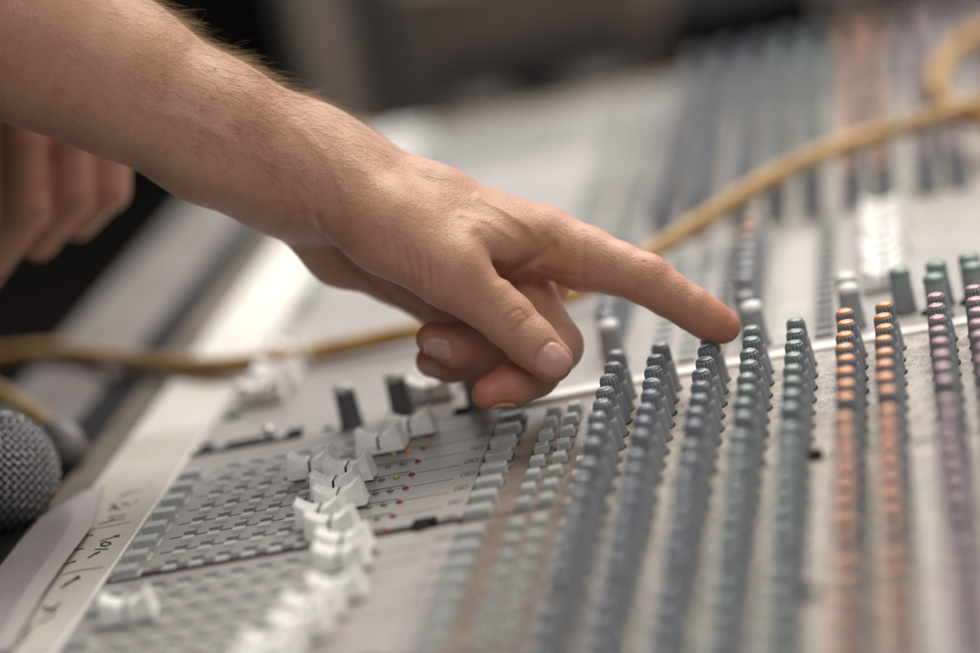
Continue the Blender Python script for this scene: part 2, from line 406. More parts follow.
for px_, Y_ in zip((343, 339, 127, 335, 312, 300, 272, 262), rows(near[1])):
    a_, b_ = -250.0, 50.0
    for _ in range(40):
        c_ = (a_+b_)/2
        if pj((c_, Y_, 6))[0] < px_: a_ = c_
        else: b_ = c_
    F1.append(c_)
F2 = [-95]*3
for x, y in zip(F0, rows(0)): fader(x, y)
for x, y in zip(F1, rows(near[1])): fader(x, y)
for x, y in zip([-110, -95, -100, -92], rows(near[2])): fader(x, y)
for y in rows(far[-1]): fader(-160+random.uniform(-5, 5), y)
for y in rows(far[-2])[:5]: fader(-160+random.uniform(-5, 5), y)
for k in range(9): fader(89+random.uniform(-1, 1), 66+k*13.2)
for x, y in [(-153, 66), (-151, 79.5), (-152, 93), (-149, 106.5), (-150, 120), (-80, 27), (-78, 38)]: fader(x, y)

# cross slot with small silver knob
for q in ((-170, -127, 8.5, 10.2, -.1, 1.0), (-158, -144, 14.5, 18.5, -.1, .35), (-168, -163, 15, 20, -.1, .8), (-134, -128, 12, 19, -.1, .8), (-166, -160, 50, 56, -.1, .8)):
    MB().box(*q).build('slot_recess', M['gap'], console)
MB().lathe([(2.2, 0), (2.2, 3), (1.8, 4), (.6, 4.6)], 20, 0).build('toggle_tip', M['steel'], console, (-140.5, 15, 0))
MB().lathe([(2.0, -.1), (2.0, .4)], 20, 0).build('screw_head', M['gap'], console, (-118, 13.5, 0))
for (x, y) in ((-74, 26), (-66, 4), (104, 22), (-66, 60), (-63, -119), (118, 26)):
    MB().lathe([(3.2, -.2), (3.2, .5), (2.4, 1.0)], 20, 0).build('screw_head', M['gap'], console, (x, y, .3))
# notch plugs on module seams
for y0 in (near[1], near[2]):
    MB().box(60, 67, y0-1.5, y0+3.4, -1, 2.2, bev=.6).build('seam_plug', M['gap'], console)
    MB().box(-66, -58, y0-1, y0+3, -1, 2.0, bev=.6).build('seam_plug', M['gap'], console)
# red marks on the button column
MB().box(-45, -41.6, -35.5, -33.7, -.8, -.55).build('printed_legend', M['led_red'], console)

# ------------------------------------------------------------------ marker writing on tape
tape = MB(); ys = np.linspace(YBOT+20, 44, 60); v = []; f = []
for i, y in enumerate(ys):
    w = .35*math.sin(i*1.7)+.25*math.sin(i*.9)
    v += [(-201.5+w, y, 1.30+.05*math.sin(i)), (-171.0+.3*w, y, 1.30+.05*math.cos(i*1.3)), (-171.0+.3*w, y, 1.2), (-201.5+w, y, 1.2)]
for i in range(len(ys)-1): f += [(4*i, 4*i+1, 4*i+5, 4*i+4), (4*i+3, 4*i, 4*i+4, 4*i+7), (4*i+1, 4*i+2, 4*i+6, 4*i+5)]
tape_o = tag(tape.add(v, f).build('masking_tape', M['cream']), 'cream masking tape with handwritten channel names along the console edge', 'tape')
def strokes(name, segs, m, w=.45):
    b = MB()
    for s in segs:
        s = [np.array((x, y, 1.52)) for x, y in s]
        for p, q in zip(s[:-1], s[1:]):
            d = q-p; l = np.linalg.norm(d); d /= l; n = np.array((-d[1], d[0], 0))*w*random.uniform(.8, 1.2); e = d*w*.4
            b.add([p-e-n, q+e-n, q+e+n, p-e+n], [(0, 1, 2, 3)])
    return b.build(name, m, tape_o)
def circ(cx, cy, rx, ry, n=10, a0=0, a1=6.5): return [(cx+rx*math.cos(a0+(a1-a0)*k/n), cy+ry*math.sin(a0+(a1-a0)*k/n)) for k in range(n+1)]
def px_strokes(lst): return [[tuple(un(50+x/5.44, 470+y/5.44, 1.5)[:2]) for x, y in s] for s in lst]
# Vox
strokes('handwriting', px_strokes([
    [(275, 384), (330, 368), (376, 352)], [(376, 352), (368, 360), (352, 357)],
    [(278, 400), (295, 390), (325, 392), (328, 402), (305, 413), (282, 410), (278, 400)],
    [(208, 476), (250, 450), (275, 440)], [(245, 430), (315, 428)], [(250, 455), (268, 447)],
    [(163, 372), (188, 357), (236, 352)], [(112, 442), (135, 433), (184, 426)], [(62, 520), (98, 507), (135, 495)], [(120, 500), (140, 494)],
    [(315, 256), (410, 244)], [(270, 292), (335, 274), (405, 262)], [(325, 280), (345, 262)],
    [(315, 218), (345, 205), (385, 212)], [(330, 192), (350, 185), (362, 205), (340, 215)], [(400, 196), (438, 188)], [(385, 185), (425, 175)], [(460, 170), (480, 166)]]), M['ink'], .42)
strokes('handwriting', px_strokes([[(190, 330), (310, 305), (435, 280)], [(70, 565), (180, 540), (290, 525)], [(375, 148), (420, 125), (500, 105)], [(390, 135), (440, 118)], [(530, 80), (560, 60)]]), M['pencil'], .4)
strokes('handwriting', px_strokes([[(60, 640), (100, 615), (150, 580)], [(80, 620), (150, 590)], [(150, 575), (160, 590)], [(0, 760), (60, 720)], [(-40, 780), (40, 740)], [(-60, 830), (20, 790)], [(-160, 900), (-90, 850)], [(-200, 960), (-110, 900)], [(-40, 740), (30, 770)]]), M['ink'], .5)

# lilac sheet beside the tape
px = [(104, 484), (84, 492), (62, 503), (40, 517), (33, 528), (20, 540), (0, 566), (-60, 640), (-100, 700), (-60, 760), (10, 640), (40, 585), (62, 560)]
pts = [un(x, y, 4.0) for x, y in px]
b = MB(); cen = np.mean(pts, 0); vv = [(p[0], p[1], 4.0+.3*math.sin(i*2)) for i, p in enumerate(pts)]+[(p[0], p[1], 2.8) for p in pts]; n = len(pts)
b.add(vv, [tuple(range(n)), tuple(range(2*n-1, n-1, -1))]+[(i, n+i, n+(i+1) % n, (i+1) % n) for i in range(n)])
sh = tag(b.build('plastic_sheet', M['sheet']), 'torn lilac plastic sheet lying between microphone and cream tape', 'plastic sheet')
bb = MB(); edge = [un(x, y, 4.8) for x, y in ((102, 486), (92, 525), (68, 556), (44, 590), (10, 650), (-8, 650), (28, 586), (54, 550), (76, 515), (86, 494))]
n = len(edge); bb.add([(p[0], p[1], 4.9) for p in edge]+[(p[0], p[1], 4.4) for p in edge], [tuple(range(n))]+[(i, n+i, n+(i+1) % n, (i+1) % n) for i in range(n)])
bb.build('pale_border', M['sheet_b'], sh)

# ------------------------------------------------------------------ cables
def cable(pts, r, name, label):
    return tag(MB().tube(spline(pts, 10), r, 16).build(name, M['cable']), label, 'cable')
cp_ = [un(-120, 362, 2), un(-40, 358, 3), un(0, 357, 5), un(60, 352, 6), un(130, 361, 5), un(185, 366, 5), un(240, 365, 6), un(330, 350, 5), un(410, 333, 6), un(500, 316, 6), un(580, 292, 8), un(650, 254, 12), un(750, 190, 22), un(800, 163, 24), un(860, 140, 24), un(920, 122, 24), un(980, 104, 24), un(1060, 86, 24)]
cable(cp_, 3.9, 'audio_cable', 'long tan cable crossing the console behind the pointing hand')
cable([un(1080, 0, 26), un(1010, 22, 26), un(972, 38, 27), un(948, 56, 28), un(938, 74, 28), un(938, 92, 26), un(952, 108, 20), un(985, 120, 18), un(1050, 130, 18)], 4.6, 'audio_cable', 'short tan cable loop at the upper right over the far knobs')
m0 = un(60, 433, 8)
cable([un(-60, 372, 12), un(-10, 388, 12), un(25, 408, 9), m0], 3.4, 'audio_cable', 'tan cable hanging past the microphone head, ending in a grey plug')
pl = MB().tube([un(52, 428, 8), un(60, 433, 8), un(66, 440, 7), un(74, 450, 6)], [4.2, 5.5, 6.2, 6.0], 18).build('cable_plug', mat('grey_plug', (.22, .2, .2), .4))
tag(pl, 'grey cable plug lying beside the silver microphone head', 'plug')

# ------------------------------------------------------------------ microphone
mc = R @ J(-1, 473, 1040)+CAM
mic = thing('microphone', 'silver microphone with round woven grille resting at the console edge', 'microphone', mc)
axis = R @ np.array([-.42, .10, .93]); axis /= np.linalg.norm(axis)
mic.rotation_mode = 'QUATERNION'; mic.rotation_quaternion = Vector(axis).to_track_quat('Z', 'Y')
def grille():
    r = 21.6; n, k = 88, 42; bm = bmesh.new(); g = []
    for i in range(k+1):
        th = .06+(math.pi-.5)*i/k; row = []
        for j in range(n):
            ph = 2*math.pi*(j+.5*(i % 2)*0)/n
            row.append(bm.verts.new(Vector((r*math.sin(th)*math.cos(ph), r*math.sin(th)*math.sin(ph), -r*math.cos(th)))*S))
        g.append(row)
    for i in range(k):
        for j in range(n): bm.faces.new((g[i][j], g[i][(j+1) % n], g[i+1][(j+1) % n], g[i+1][j]))
    me = bpy.data.meshes.new('grille'); bm.to_mesh(me); bm.free()
    return me
# woven wires: two families of wavy hoops on the ball (polar axis tilted to the viewer's left)
def weave():
    b = MB(); r = 21.3; w = .44; pitch = 2.25
    K = int(r/pitch)
    for fam in (0, 1):
        for k in range(-K, K+1):
            c = (k+.5*0)*pitch
            if abs(c) > r-.8: continue
            rr = math.sqrt(r*r-c*c); m = max(14, int(2*math.pi*rr/.9)); v = []
            for i in range(m):
                a = 2*math.pi*i/m; s_ = rr*math.cos(a)
                wav = .36*math.cos(math.pi*(s_/pitch+k+fam)) ; q = rr+wav
                p = np.array((c, q*math.cos(a), q*math.sin(a))) if fam == 0 else np.array((q*math.cos(a), c, q*math.sin(a)))
                nrm = p/np.linalg.norm(p); tdir = np.array((1., 0, 0)) if fam == 0 else np.array((0, 1., 0))
                tdir = tdir-nrm*(tdir@nrm); tdir /= np.linalg.norm(tdir)+1e-9
                for q4 in range(4):
                    aa = q4*math.pi/2+.78; v.append(p+w*(nrm*math.cos(aa)+tdir*math.sin(aa)))
            f = [(i*4+j, i*4+(j+1) % 4, ((i+1) % m)*4+(j+1) % 4, ((i+1) % m)*4+j) for i in range(m) for j in range(4)]
            b.add(v, f, 0, True)
    return b
gr = weave().build('grille', M['gmetal'], mic)
gr.rotation_mode = 'QUATERNION'
# aim the weave's pole at the camera side, rolled
vw = Vector(R @ np.array([.35, -.2, -1.0])); ql = mic.rotation_quaternion.inverted() @ vw.to_track_quat('Z', 'Y'); gr.rotation_quaternion = ql @ Matrix.Rotation(.5, 3, 'Z').to_quaternion()
fo = MB(); fo.lathe([(.1, -20.7)]+[(20.7*math.sin(t), -20.7*math.cos(t)) for t in np.linspace(.05, 3.0, 24)], 40, 0); fo.build('foam_liner', M['foam'], mic)
rg = MB(); rg.lathe([(21.4, -1.6), (21.9, -1.2), (22.0, 1.6), (21.4, 2.2)], 64, 0, cap=False); rg.build('grille_ring', M['steel'], mic)
hb = MB(); hb.lathe([(17.5, 13), (18.2, 17), (18.0, 21), (14.5, 50), (12, 130), (11.5, 160), (9, 162)], 40, 0); hb.build('handle', M['chassis'], mic)

# ------------------------------------------------------------------ background
floor = MB(); floor.add([(-6000, -3000, -700), (6000, -3000, -700), (6000, 9000, -700), (-6000, 9000, -700)], [(0, 1, 2, 3)])
struct(floor.build('floor', noise_col(mat('dark_floor', (.02, .018, .016), .9, spec=.1), (.006, .005, .0045), (.014, .011, .010), 3)[0]))
wall = MB(); wall.add([(-6000, 5200, -700), (6000, 5200, -700), (6000, 5200, 2500), (-6000, 5200, 2500)], [(0, 1, 2, 3)])
struct(wall.build('wall', noise_col(mat('dark_wall', (.02, .018, .016), .9, spec=.1), (.008, .007, .006), (.02, .018, .017), 2)[0]))
def case(name, label, cat, x0, x1, Y, d, ztop, col, extra=None, trim=(.3, .28, .26)):
    t = thing(name, label, cat, ((x0+x1)/2, Y, -700)); w = (x1-x0)/2; h = ztop+700
    m = noise_col(mat(name+'_finish', col, .8, spec=.12), tuple(c*.85 for c in col), tuple(min(1, c*1.12) for c in col), 12)[0]
    MB().box(-w, w, 0, d, 0, h, bev=8).build('body', m, t)
    if extra: extra(t, w, h, d)
    return t
tr = mat('case_trim', (.3, .29, .28), .35, .6)
def edges(t, w, h, d):
    for s in (-1, 1): MB().box(s*w-6, s*w+6, -5, 8, 5, h-12, bev=2).build('edge_trim', tr, t)
def vents(t, w, h, d):
    MB().box(-w*.8, w*.8, -6, -1, h-160, h-60, bev=2).build('front_grille', M['chassis'], t)
    for s in (-.5, .45): MB().lathe([(26, 0), (26, 6), (20, 12)], 24, 0, s*w, -14, 0).build('dial', mat('dial_grey', (.12, .1, .095), .5), t, (0, 0, 0)).location = Vector((0, -12, h-105))*S
B1 = 1000
x = lambda px, py, Y=B1: aty(px, py, Y)[0]
zt = lambda px, py, Y=B1: aty(px, py, Y)[2]
case('equipment_case', 'tall brown equipment case with pale tan front at the upper left', 'equipment case', x(300, 40), x(360, 40), B1, 350, 120, (.7, .58, .5), edges)
case('equipment_case', 'narrow black case standing behind the console near its left end', 'equipment case', x(364, 30), x(393, 30), B1-10, 300, 120, (.006, .006, .006), edges)
case('power_amplifier', 'grey brown amplifier with dark front opening behind the console', 'amplifier', x(396, 20), x(652, 20), B1+20, 400, zt(500, -40), (.23, .185, .16), vents)
case('equipment_case', 'black case behind the far knobs at the top of the picture', 'equipment case', x(656, 30), x(1100, 30), B1+30, 400, zt(780, -8), (.008, .008, .008))
def lid(t, w, h, d):
    MB().box(-w-4, w+4, -8, d+8, h+1, h+80, bev=6).build('lid', noise_col(mat('pale_lid', (.5, .42, .4), .6), (.40, .34, .33), (.52, .45, .43), 10)[0], t)
    MB().box(-w*.9, -w*.9+60, -14, -8.5, h-30, h+30, bev=2).build('latch', tr, t)
case('storage_case', 'black case with a pale pinkish lid in the top right corner', 'case', x(815, 4, 900)+8, x(1200, 8, 900), 905, 200, zt(850, 20, 900), (.008, .008, .008), lid)
case('equipment_case', 'made-up black case left of the console, unseen, added to darken the hanging hand', 'equipment case', -860, -430, -520, 560, 420, (.012, .011, .01), edges)  # unseen blocker, added to shade the hanging hand and the left arm
case('wooden_box', 'low dark brown box on the floor left of the console', 'box', -700, -330, 150, 380, -330, (.07, .025, .011))

# ------------------------------------------------------------------ hands (signed distance field -> one mesh)
def cone(a, b, ra, rb): return (np.asarray(a, float), np.asarray(b, float), float(ra), float(rb))
def d_cone(P, c):
    a, b, ra, rb = c; ab = b-a; t = np.clip(((P-a)@ab)/(ab@ab), 0, 1)
    q = P-a-t[:, None]*ab
    return np.sqrt((q*q).sum(1))-(ra+(rb-ra)*t)
def smin(a, b, k):
    h = np.maximum(k-np.abs(a-b), 0)/k; return np.minimum(a, b)-h*h*k*.25
def chain(P, cones, k=3.0):
    d = None
    for c in cones:
        x_ = d_cone(P, c); d = x_ if d is None else smin(d, x_, k)
    return d
# arm
W = J(315, 176, 1003)
arm = [cone(J(-330, -165, 996), J(-90, -38, 992), 41, 35.5), cone(J(-90, -38, 992), J(43, 38, 990), 35.5, 29), cone(J(43, 38, 990), J(112, 73, 991), 29, 25.2),
       cone(J(112, 73, 991), J(216, 133, 994), 25.2, 22.6), cone(J(216, 133, 994), J(285, 165, 998), 22.6, 19.8), cone(J(285, 165, 998), J(330, 183, 1000), 19.8, 18.2)]
arm2 = [cone(J(112, 76, 1012), J(285, 169, 1014), 22, 18.5), cone(J(285, 169, 1014), J(330, 188, 1018), 18.5, 17.5)]
palm = [cone(J(322, 172, 1000), J(430, 206, 1000), 18, 12.6), cone(J(430, 206, 1000), J(538, 236, 1003), 12.6, 10.0),
        cone(J(325, 182, 1016), J(520, 258, 1022), 18, 11.5), cone(J(322, 192, 1030), J(500, 272, 1040), 17, 11), cone(J(318, 205, 1036), J(478, 283, 1056), 16, 10.5),
        cone(J(460, 240, 1000), J(520, 258, 1008), 10, 8)]
hypo = [cone(J(322, 228, 1016), J(345, 244, 1022), 12.5, 14), cone(J(345, 244, 1022), J(400, 268, 1032), 14, 12), cone(J(400, 268, 1032), J(436, 290, 1038), 12, 11), cone(J(436, 290, 1038), J(455, 312, 1036), 11, 9)]
thumbm = [cone(J(335, 185, 990), J(385, 229, 982), 15.5, 14.2), cone(J(385, 229, 982), J(452, 272, 979), 14.2, 11.6)]
thumb = [cone(J(452, 272, 979), J(482, 297, 980), 11.4, 9.0), cone(J(482, 297, 980), J(508, 319, 980), 9.0, 8.7), cone(J(508, 319, 980), J(530, 341, 979), 8.6, 8.3), cone(J(530, 341, 979), J(551, 361, 978), 8.3, 7.5)]
web = [cone(J(430, 225, 985), J(500, 240, 992), 8.5, 6.5), cone(J(470, 240, 982), J(520, 244, 998), 6, 6)]
index = [cone(J(548, 243, 1003), J(585, 259, 1000), 10.6, 10.6), cone(J(585, 259, 1000), J(618, 269, 996), 10.4, 8.7), cone(J(618, 269, 996), J(645, 279, 993), 8.7, 8.5),
         cone(J(645, 279, 993), J(668, 294, 993), 8.5, 7.5), cone(J(668, 294, 993), J(691, 308, 993), 7.5, 7.2), cone(J(691, 308, 993), J(708, 319, 994), 7.2, 6.9), cone(J(708, 319, 994), J(723, 326.5, 995), 6.9, 6.0)]
under = [cone(J(515, 272, 1028), J(548, 280, 1026), 8.5, 8)]
middle = [cone(J(512, 268, 1022), J(534, 304, 1014), 9.6, 8.4), cone(J(534, 304, 1014), J(556, 345, 1002), 8.4, 9.3), cone(J(555, 347, 1002), J(535, 373, 994), 9.3, 8.0),
          cone(J(535, 373, 994), J(512, 385, 990), 8.0, 7.4), cone(J(512, 385, 990), J(488, 393.5, 987), 7.3, 5.6)]
ring = [cone(J(500, 275, 1040), J(540, 338, 1025), 10, 9), cone(J(540, 338, 1025), J(490, 350, 1008), 9, 7.9), cone(J(490, 350, 1008), J(458, 345, 1002), 7.8, 7.6), cone(J(458, 345, 1002), J(433, 339, 1000), 7.4, 5.9)]
pinky = [cone(J(478, 285, 1054), J(525, 345, 1044), 9, 8), cone(J(525, 345, 1044), J(470, 361, 1026), 8, 7.2), cone(J(470, 361, 1026), J(450, 362, 1020), 7.2, 7.0), cone(J(450, 362, 1020), J(432, 361, 1017), 7.0, 5.8)]
# nails: centre on surface, along (to the tip), outward normal
def nailframe(c, u, n, la, lb):
    u = np.array(u, float); n = np.array(n, float); u /= np.linalg.norm(u); n -= u*(n@u); n /= np.linalg.norm(n); return (np.asarray(c, float), u, np.cross(n, u), n, la, lb)
thu = J(551, 361, 978)-J(508, 319, 980)
nails = [nailframe(J(556.5, 361, 970.5), thu, (.33, -.25, -1.0), 6.3, 5.5),
         nailframe(J(438, 349, 996), (-1, .15, .0), (-.05, .9, -.8), 4.8, 4.0),
         nailframe(J(431, 371, 1013), (-1, .2, .2), (-.1, 1, -.5), 4.2, 3.4),
         nailframe(J(503, 409, 988), (-1, .3, -.2), (.15, 1.0, -.15), 4.8, 4.0)]
# creases & ridges: polyline px, amplitude mm (positive = groove), width mm, depth limits
CR = []
def crease(pts, amp, w, dmax=1000, d=985):
    P_ = [J(a, b, d)[:2] for a, b in pts]; CR.append((P_, amp, w, dmax))
crease([(504, 321), (509, 314), (519, 309)], .38, .55, 988, 972); crease([(511, 333), (519, 325), (527, 319)], .45, .6, 988, 972); crease([(520, 309), (526, 317)], .3, .5, 988, 972)
crease([(506, 329), (514, 319), (523, 314)], .22, .5, 988, 972)
crease([(644, 262), (638, 280), (632, 298)], .38, .8, 1005); crease([(650, 264), (643, 280)], .15, .6); crease([(585, 232), (583, 255), (585, 288)], .42, 1.1, 1005)
crease([(690, 296), (683, 310), (678, 325)], .22, .7)
for a, b, c, d_, am in ((405, 250, 412, 284, .5), (416, 256, 419, 284, .45), (393, 240, 398, 268, .35), (427, 262, 429, 288, .4), (380, 232, 386, 258, .25), (437, 268, 437, 290, .25)):
    crease([(a, b), ((a+c)/2+1, (b+d_)/2), (c, d_)], am, .9, 980, 970)
crease([(318, 218), (326, 236), (340, 254), (366, 276), (397, 300), (419, 311)], .9, 1.5, 1040)
crease([(279, 226), (292, 216), (304, 213)], .6, 1.4)
crease([(478, 236), (486, 256), (498, 276)], .8, 2.2, 995, 975); crease([(503, 274), (522, 265), (540, 257), (553, 246)], 1.3, 1.7, 1015); crease([(540, 268), (556, 273), (572, 274)], .35, 1.0, 1030)
crease([(545, 238), (536, 252), (516, 266)], .5, 1.6)
# tendons, veins
crease([(400, 180), (470, 200), (540, 226)], -.6, 3.4); crease([(350, 165), (400, 192), (450, 225), (475, 262)], -.4, 4.2)
crease([(478, 196), (505, 210), (528, 226), (540, 240)], -.55, 1.3); crease([(460, 215), (490, 222), (515, 240)], -.35, 1.2)
crease([(150, 110), (210, 130), (270, 168)], -.35, 2.2); crease([(300, 130), (330, 160), (345, 195)], -.3, 1.8)
def polyd(P2, pts):
    d = None
    for a, b in zip(pts[:-1], pts[1:]):
        ab = b-a; t = np.clip(((P2-a)@ab)/(ab@ab), 0, 1); q = P2-a-t[:, None]*ab; x_ = (q*q).sum(1)
        d = x_ if d is None else np.minimum(d, x_)
    return d
def sdf(P):
    pa = chain(P, palm, 9); pa = smin(pa, chain(P, web, 5), 8); pa = smin(pa, chain(P, thumbm, 5), 7); pa = smin(pa, chain(P, arm, 10), 14); pa = smin(pa, chain(P, arm2, 6), 14)
    pa = smin(pa, chain(P, hypo, 6), 3.2); pa = smin(pa, chain(P, under, 5), 4)
    out = None
    for fg, np_, kk in ((thumb, 2, 7), (index, 2, 8), (middle, 1, 4), (ring, 1, 4), (pinky, 1, 4)):
        pr = chain(P, fg[:np_], 3); full = chain(P, fg, 2.6)
        x_ = smin(smin(pa, pr, kk), full, 2.0); out = x_ if out is None else smin(out, x_, .9)
    for pts, amp, w, dmax in CR:
        lo = np.min(pts, 0)-3*w; hi = np.max(pts, 0)+3*w
        s = np.where((P[:, 0] > lo[0]) & (P[:, 0] < hi[0]) & (P[:, 1] > lo[1]) & (P[:, 1] < hi[1]) & (P[:, 2] < dmax))[0]
        if len(s): out[s] += amp*np.exp(-polyd(P[s, :2], pts)/w**2)
    for c, u, v, n, la, lb in nails:
        q = P-c; s = np.where((q*q).sum(1) < 140)[0]
        if not len(s): continue
        q = q[s]; a = q@u; b = q@v; h = q@n
        r_ = (np.abs(a/la)**3.4+np.abs(b/lb)**3.4)**(1/3.4)
        fr = np.clip((h+4)/2.5, 0, 1)
        out[s] += fr*(.62*np.exp(-((r_-1.03)/.085)**2)-.25*np.clip((1-r_)/.12, 0, 1))
    return out
def tone(P):
    """R flush, G nail, B mole"""
    Rr = np.zeros(len(P)); G = np.zeros(len(P)); Bb = np.zeros(len(P)); Al = np.zeros(len(P))
    for (x_, y_, d), s, a in (((735, 334, 995), 11, .62), ((700, 322, 994), 14, .28), ((645, 285, 990), 9, .3), ((583, 262, 990), 8, .2), ((480, 396, 986), 11, .6), ((515, 385, 985), 12, .35),
                              ((422, 340, 1000), 10, .45), ((424, 365, 1012), 10, .5), ((514, 318, 972), 9, .2), ((565, 378, 973), 9, .35), ((450, 285, 965), 12, .14), ((545, 225, 995), 12, .1), ((440, 350, 1000), 22, .25), ((350, 280, 1010), 26, .22),
                              ((540, 275, 1008), 14, .28), ((272, 92, 985), 12, .12), ((300, 150, 982), 16, .1)):
        Rr += a*np.exp(-((P-J(x_, y_, d))**2).sum(1)/s**2)
    for pts, amp, w, dmax in CR:
        if amp > 0: Rr += (P[:, 2] < dmax)*(.16 if w < 1.2 else 0)*min(amp*2, 1)*np.exp(-polyd(P[:, :2], pts)/(w*1.2)**2)
    for c, u, v, n, la, lb in nails:
        q = P-c; a = q@u; b = q@v; h = q@n; r_ = (np.abs(a/la)**3.4+np.abs(b/lb)**3.4)**(1/3.4)
        m_ = np.clip((1.0-r_)/.07, 0, 1)*(h > -4)*((q*q).sum(1) < 140); G = np.maximum(G, m_); Rr *= 1-m_*.8; Al = np.maximum(Al, m_*np.clip((a/la-.80)/.08, 0, 1)*.8)
    for x_, y_, s in ((216, 70, .6), (305, 172, .3), (160, 95, .25)):
        q = P[:, :2]-J(x_, y_, 978)[:2]; Bb += (P[:, 2] < 995)*np.exp(-(q*q).sum(1)/s**2)
    return np.clip(np.stack([Rr*.8, G, Bb, Al], 1), 0, 1)
def surface(sdf, lo, hi, h, blk=5):
    n = np.ceil((np.array(hi)-lo)/h/blk).astype(int)*blk+1; lo = np.array(lo, float)
    nb = (n-1)//blk
    gi = np.stack(np.meshgrid(*[np.arange(k) for k in nb], indexing='ij'), -1).reshape(-1, 3)
    cc = lo+(gi*blk+blk/2)*h; dc = np.concatenate([sdf(c) for c in np.array_split(cc, max(1, len(cc)//200000))])
    D = np.repeat(np.repeat(np.repeat(dc.reshape(nb), blk, 0), blk, 1), blk, 2); D = np.pad(D, ((0, 1),)*3, mode='edge').astype(np.float32)
    act = gi[np.abs(dc) < blk*h*.87*1.15+1.6]
    off = np.stack(np.meshgrid(*[np.arange(blk+1)]*3, indexing='ij'), -1).reshape(-1, 3)
    for ch in np.array_split(act, max(1, len(act)//1500)):
        idx = (ch[:, None]*blk+off[None]).reshape(-1, 3); D[idx[:, 0], idx[:, 1], idx[:, 2]] = sdf(lo+idx*h)
    neg = D < 0
    cnt = sum(neg[a:n[0]-1+a, b:n[1]-1+b, c:n[2]-1+c].astype(np.int8) for a in (0, 1) for b in (0, 1) for c in (0, 1))
    cells = np.argwhere((cnt > 0) & (cnt < 8)); idm = np.full(n-1, -1, np.int32); idm[tuple(cells.T)] = np.arange(len(cells))
    acc = np.zeros((len(cells), 3)); w = np.zeros(len(cells))
    cor = [(a, b, c) for a in (0, 1) for b in (0, 1) for c in (0, 1)]
    for p in cor:
        for ax in range(3):
            if p[ax]: continue
            q = list(p); q[ax] = 1
            d0 = D[cells[:, 0]+p[0], cells[:, 1]+p[1], cells[:, 2]+p[2]]; d1 = D[cells[:, 0]+q[0], cells[:, 1]+q[1], cells[:, 2]+q[2]]
            s = (d0 < 0) != (d1 < 0); t = np.where(s, d0/np.where(s, d0-d1, 1), 0)
            pt = np.tile(np.array(p, float), (len(cells), 1)); pt[:, ax] = t; acc += pt*s[:, None]; w += s
    V = lo+(cells+acc/w[:, None])*h
    Q = []
    for ax in range(3):
        o = [k for k in range(3) if k != ax]
        a = [slice(1, n[k]-1) for k in range(3)]; a[ax] = slice(0, n[ax]-1); b = list(a); b[ax] = slice(1, n[ax])
        s = neg[tuple(a)] != neg[tuple(b)]; e = np.argwhere(s); base = np.ones(3, int); base[ax] = 0; e = e+base
        fl = neg[tuple(e.T)]
        def cid(da, db):
            c = e.copy(); c[:, o[0]] -= da; c[:, o[1]] -= db; return idm[tuple(c.T)]
        q = np.stack([cid(0, 0), cid(1, 0), cid(1, 1), cid(0, 1)], 1)
        if ax == 1: fl = ~fl
        q[~fl] = q[~fl][:, ::-1]; Q.append(q)
    return V, np.concatenate(Q)
lo = J(-70, 0, 1003)[0]-0, 0, 0
V1, Q1 = surface(sdf, (-190, -146, 926), (96, 34, 1076), .62)
# far part of the forearm is outside this grid: a coarser sleeve-side length overlaps and is hidden by the sleeve
# other hand, hanging further back
oh = [[cone(J(-22, 60, 1098), J(-14, 205, 1094), 11, 8.8), cone(J(-14, 205, 1094), J(-60, 285, 1112), 8.6, 7.5)],
      [cone(J(24, 70, 1092), J(26, 140, 1090), 9.5, 8.5), cone(J(26, 140, 1090), J(27, 208, 1090), 8.5, 9.0), cone(J(27, 208, 1090), J(-18, 274, 1110), 8.8, 7.4)],
      [cone(J(72, 75, 1098), J(73, 140, 1096), 9, 8.0), cone(J(73, 140, 1096), J(71, 197, 1096), 8.0, 8.5), cone(J(71, 197, 1096), J(38, 242, 1112), 8.2, 7)],
      [cone(J(112, 85, 1106), J(113, 140, 1104), 9, 7.6), cone(J(113, 140, 1104), J(108, 190, 1104), 7.5, 7.9), cone(J(108, 190, 1104), J(78, 224, 1118), 7.4, 6.2)]]
ohp = [cone(J(0, 30, 1104), J(100, 60, 1112), 19, 17), cone(J(0, 30, 1104), J(-30, -60, 1110), 19, 24), cone(J(100, 60, 1112), J(20, -60, 1112), 16, 22)]
def sdf2(P):
    d = chain(P, ohp, 8)
    o = None
    for fg in oh:
        x_ = smin(smin(d, chain(P, fg[:1], 2), 3), chain(P, fg, 2.5), 2); o = x_ if o is None else smin(o, x_, .8)
    return o
V2, Q2 = surface(sdf2, (-235, -160, 1066), (-120, 0, 1140), 1.1)
tn1 = tone(V1); tn2 = np.zeros((len(V2), 4)); tn2[:, 0] = .1
def surface_normals(V, f_, e=.4):
    g = np.stack([f_(V+np.eye(3)[k]*e)-f_(V-np.eye(3)[k]*e) for k in range(3)], 1); return g/np.maximum(np.linalg.norm(g, axis=1), 1e-9)[:, None]
VV = np.concatenate([V1, V2]); QQ = np.concatenate([Q1, Q2+len(V1)]); TT = np.concatenate([tn1, tn2])
VW = (VV@R.T+CAM)
pbase = un(-80, 330, -700); pbase[2] = -700
person = bpy.data.objects.new('person', bpy.data.meshes.new('person')); me = person.data
org = W@R.T+CAM; person.location = Vector(org)*S
me.vertices.add(len(VW)); me.vertices.foreach_set('co', ((VW-org)*S).astype(np.float32).ravel())
me.loops.add(QQ.size); me.polygons.add(len(QQ)); me.loops.foreach_set('vertex_index', QQ.astype(np.int32).ravel())
me.polygons.foreach_set('loop_start', np.arange(0, QQ.size, 4, dtype=np.int32)); me.polygons.foreach_set('loop_total', np.full(len(QQ), 4, np.int32))
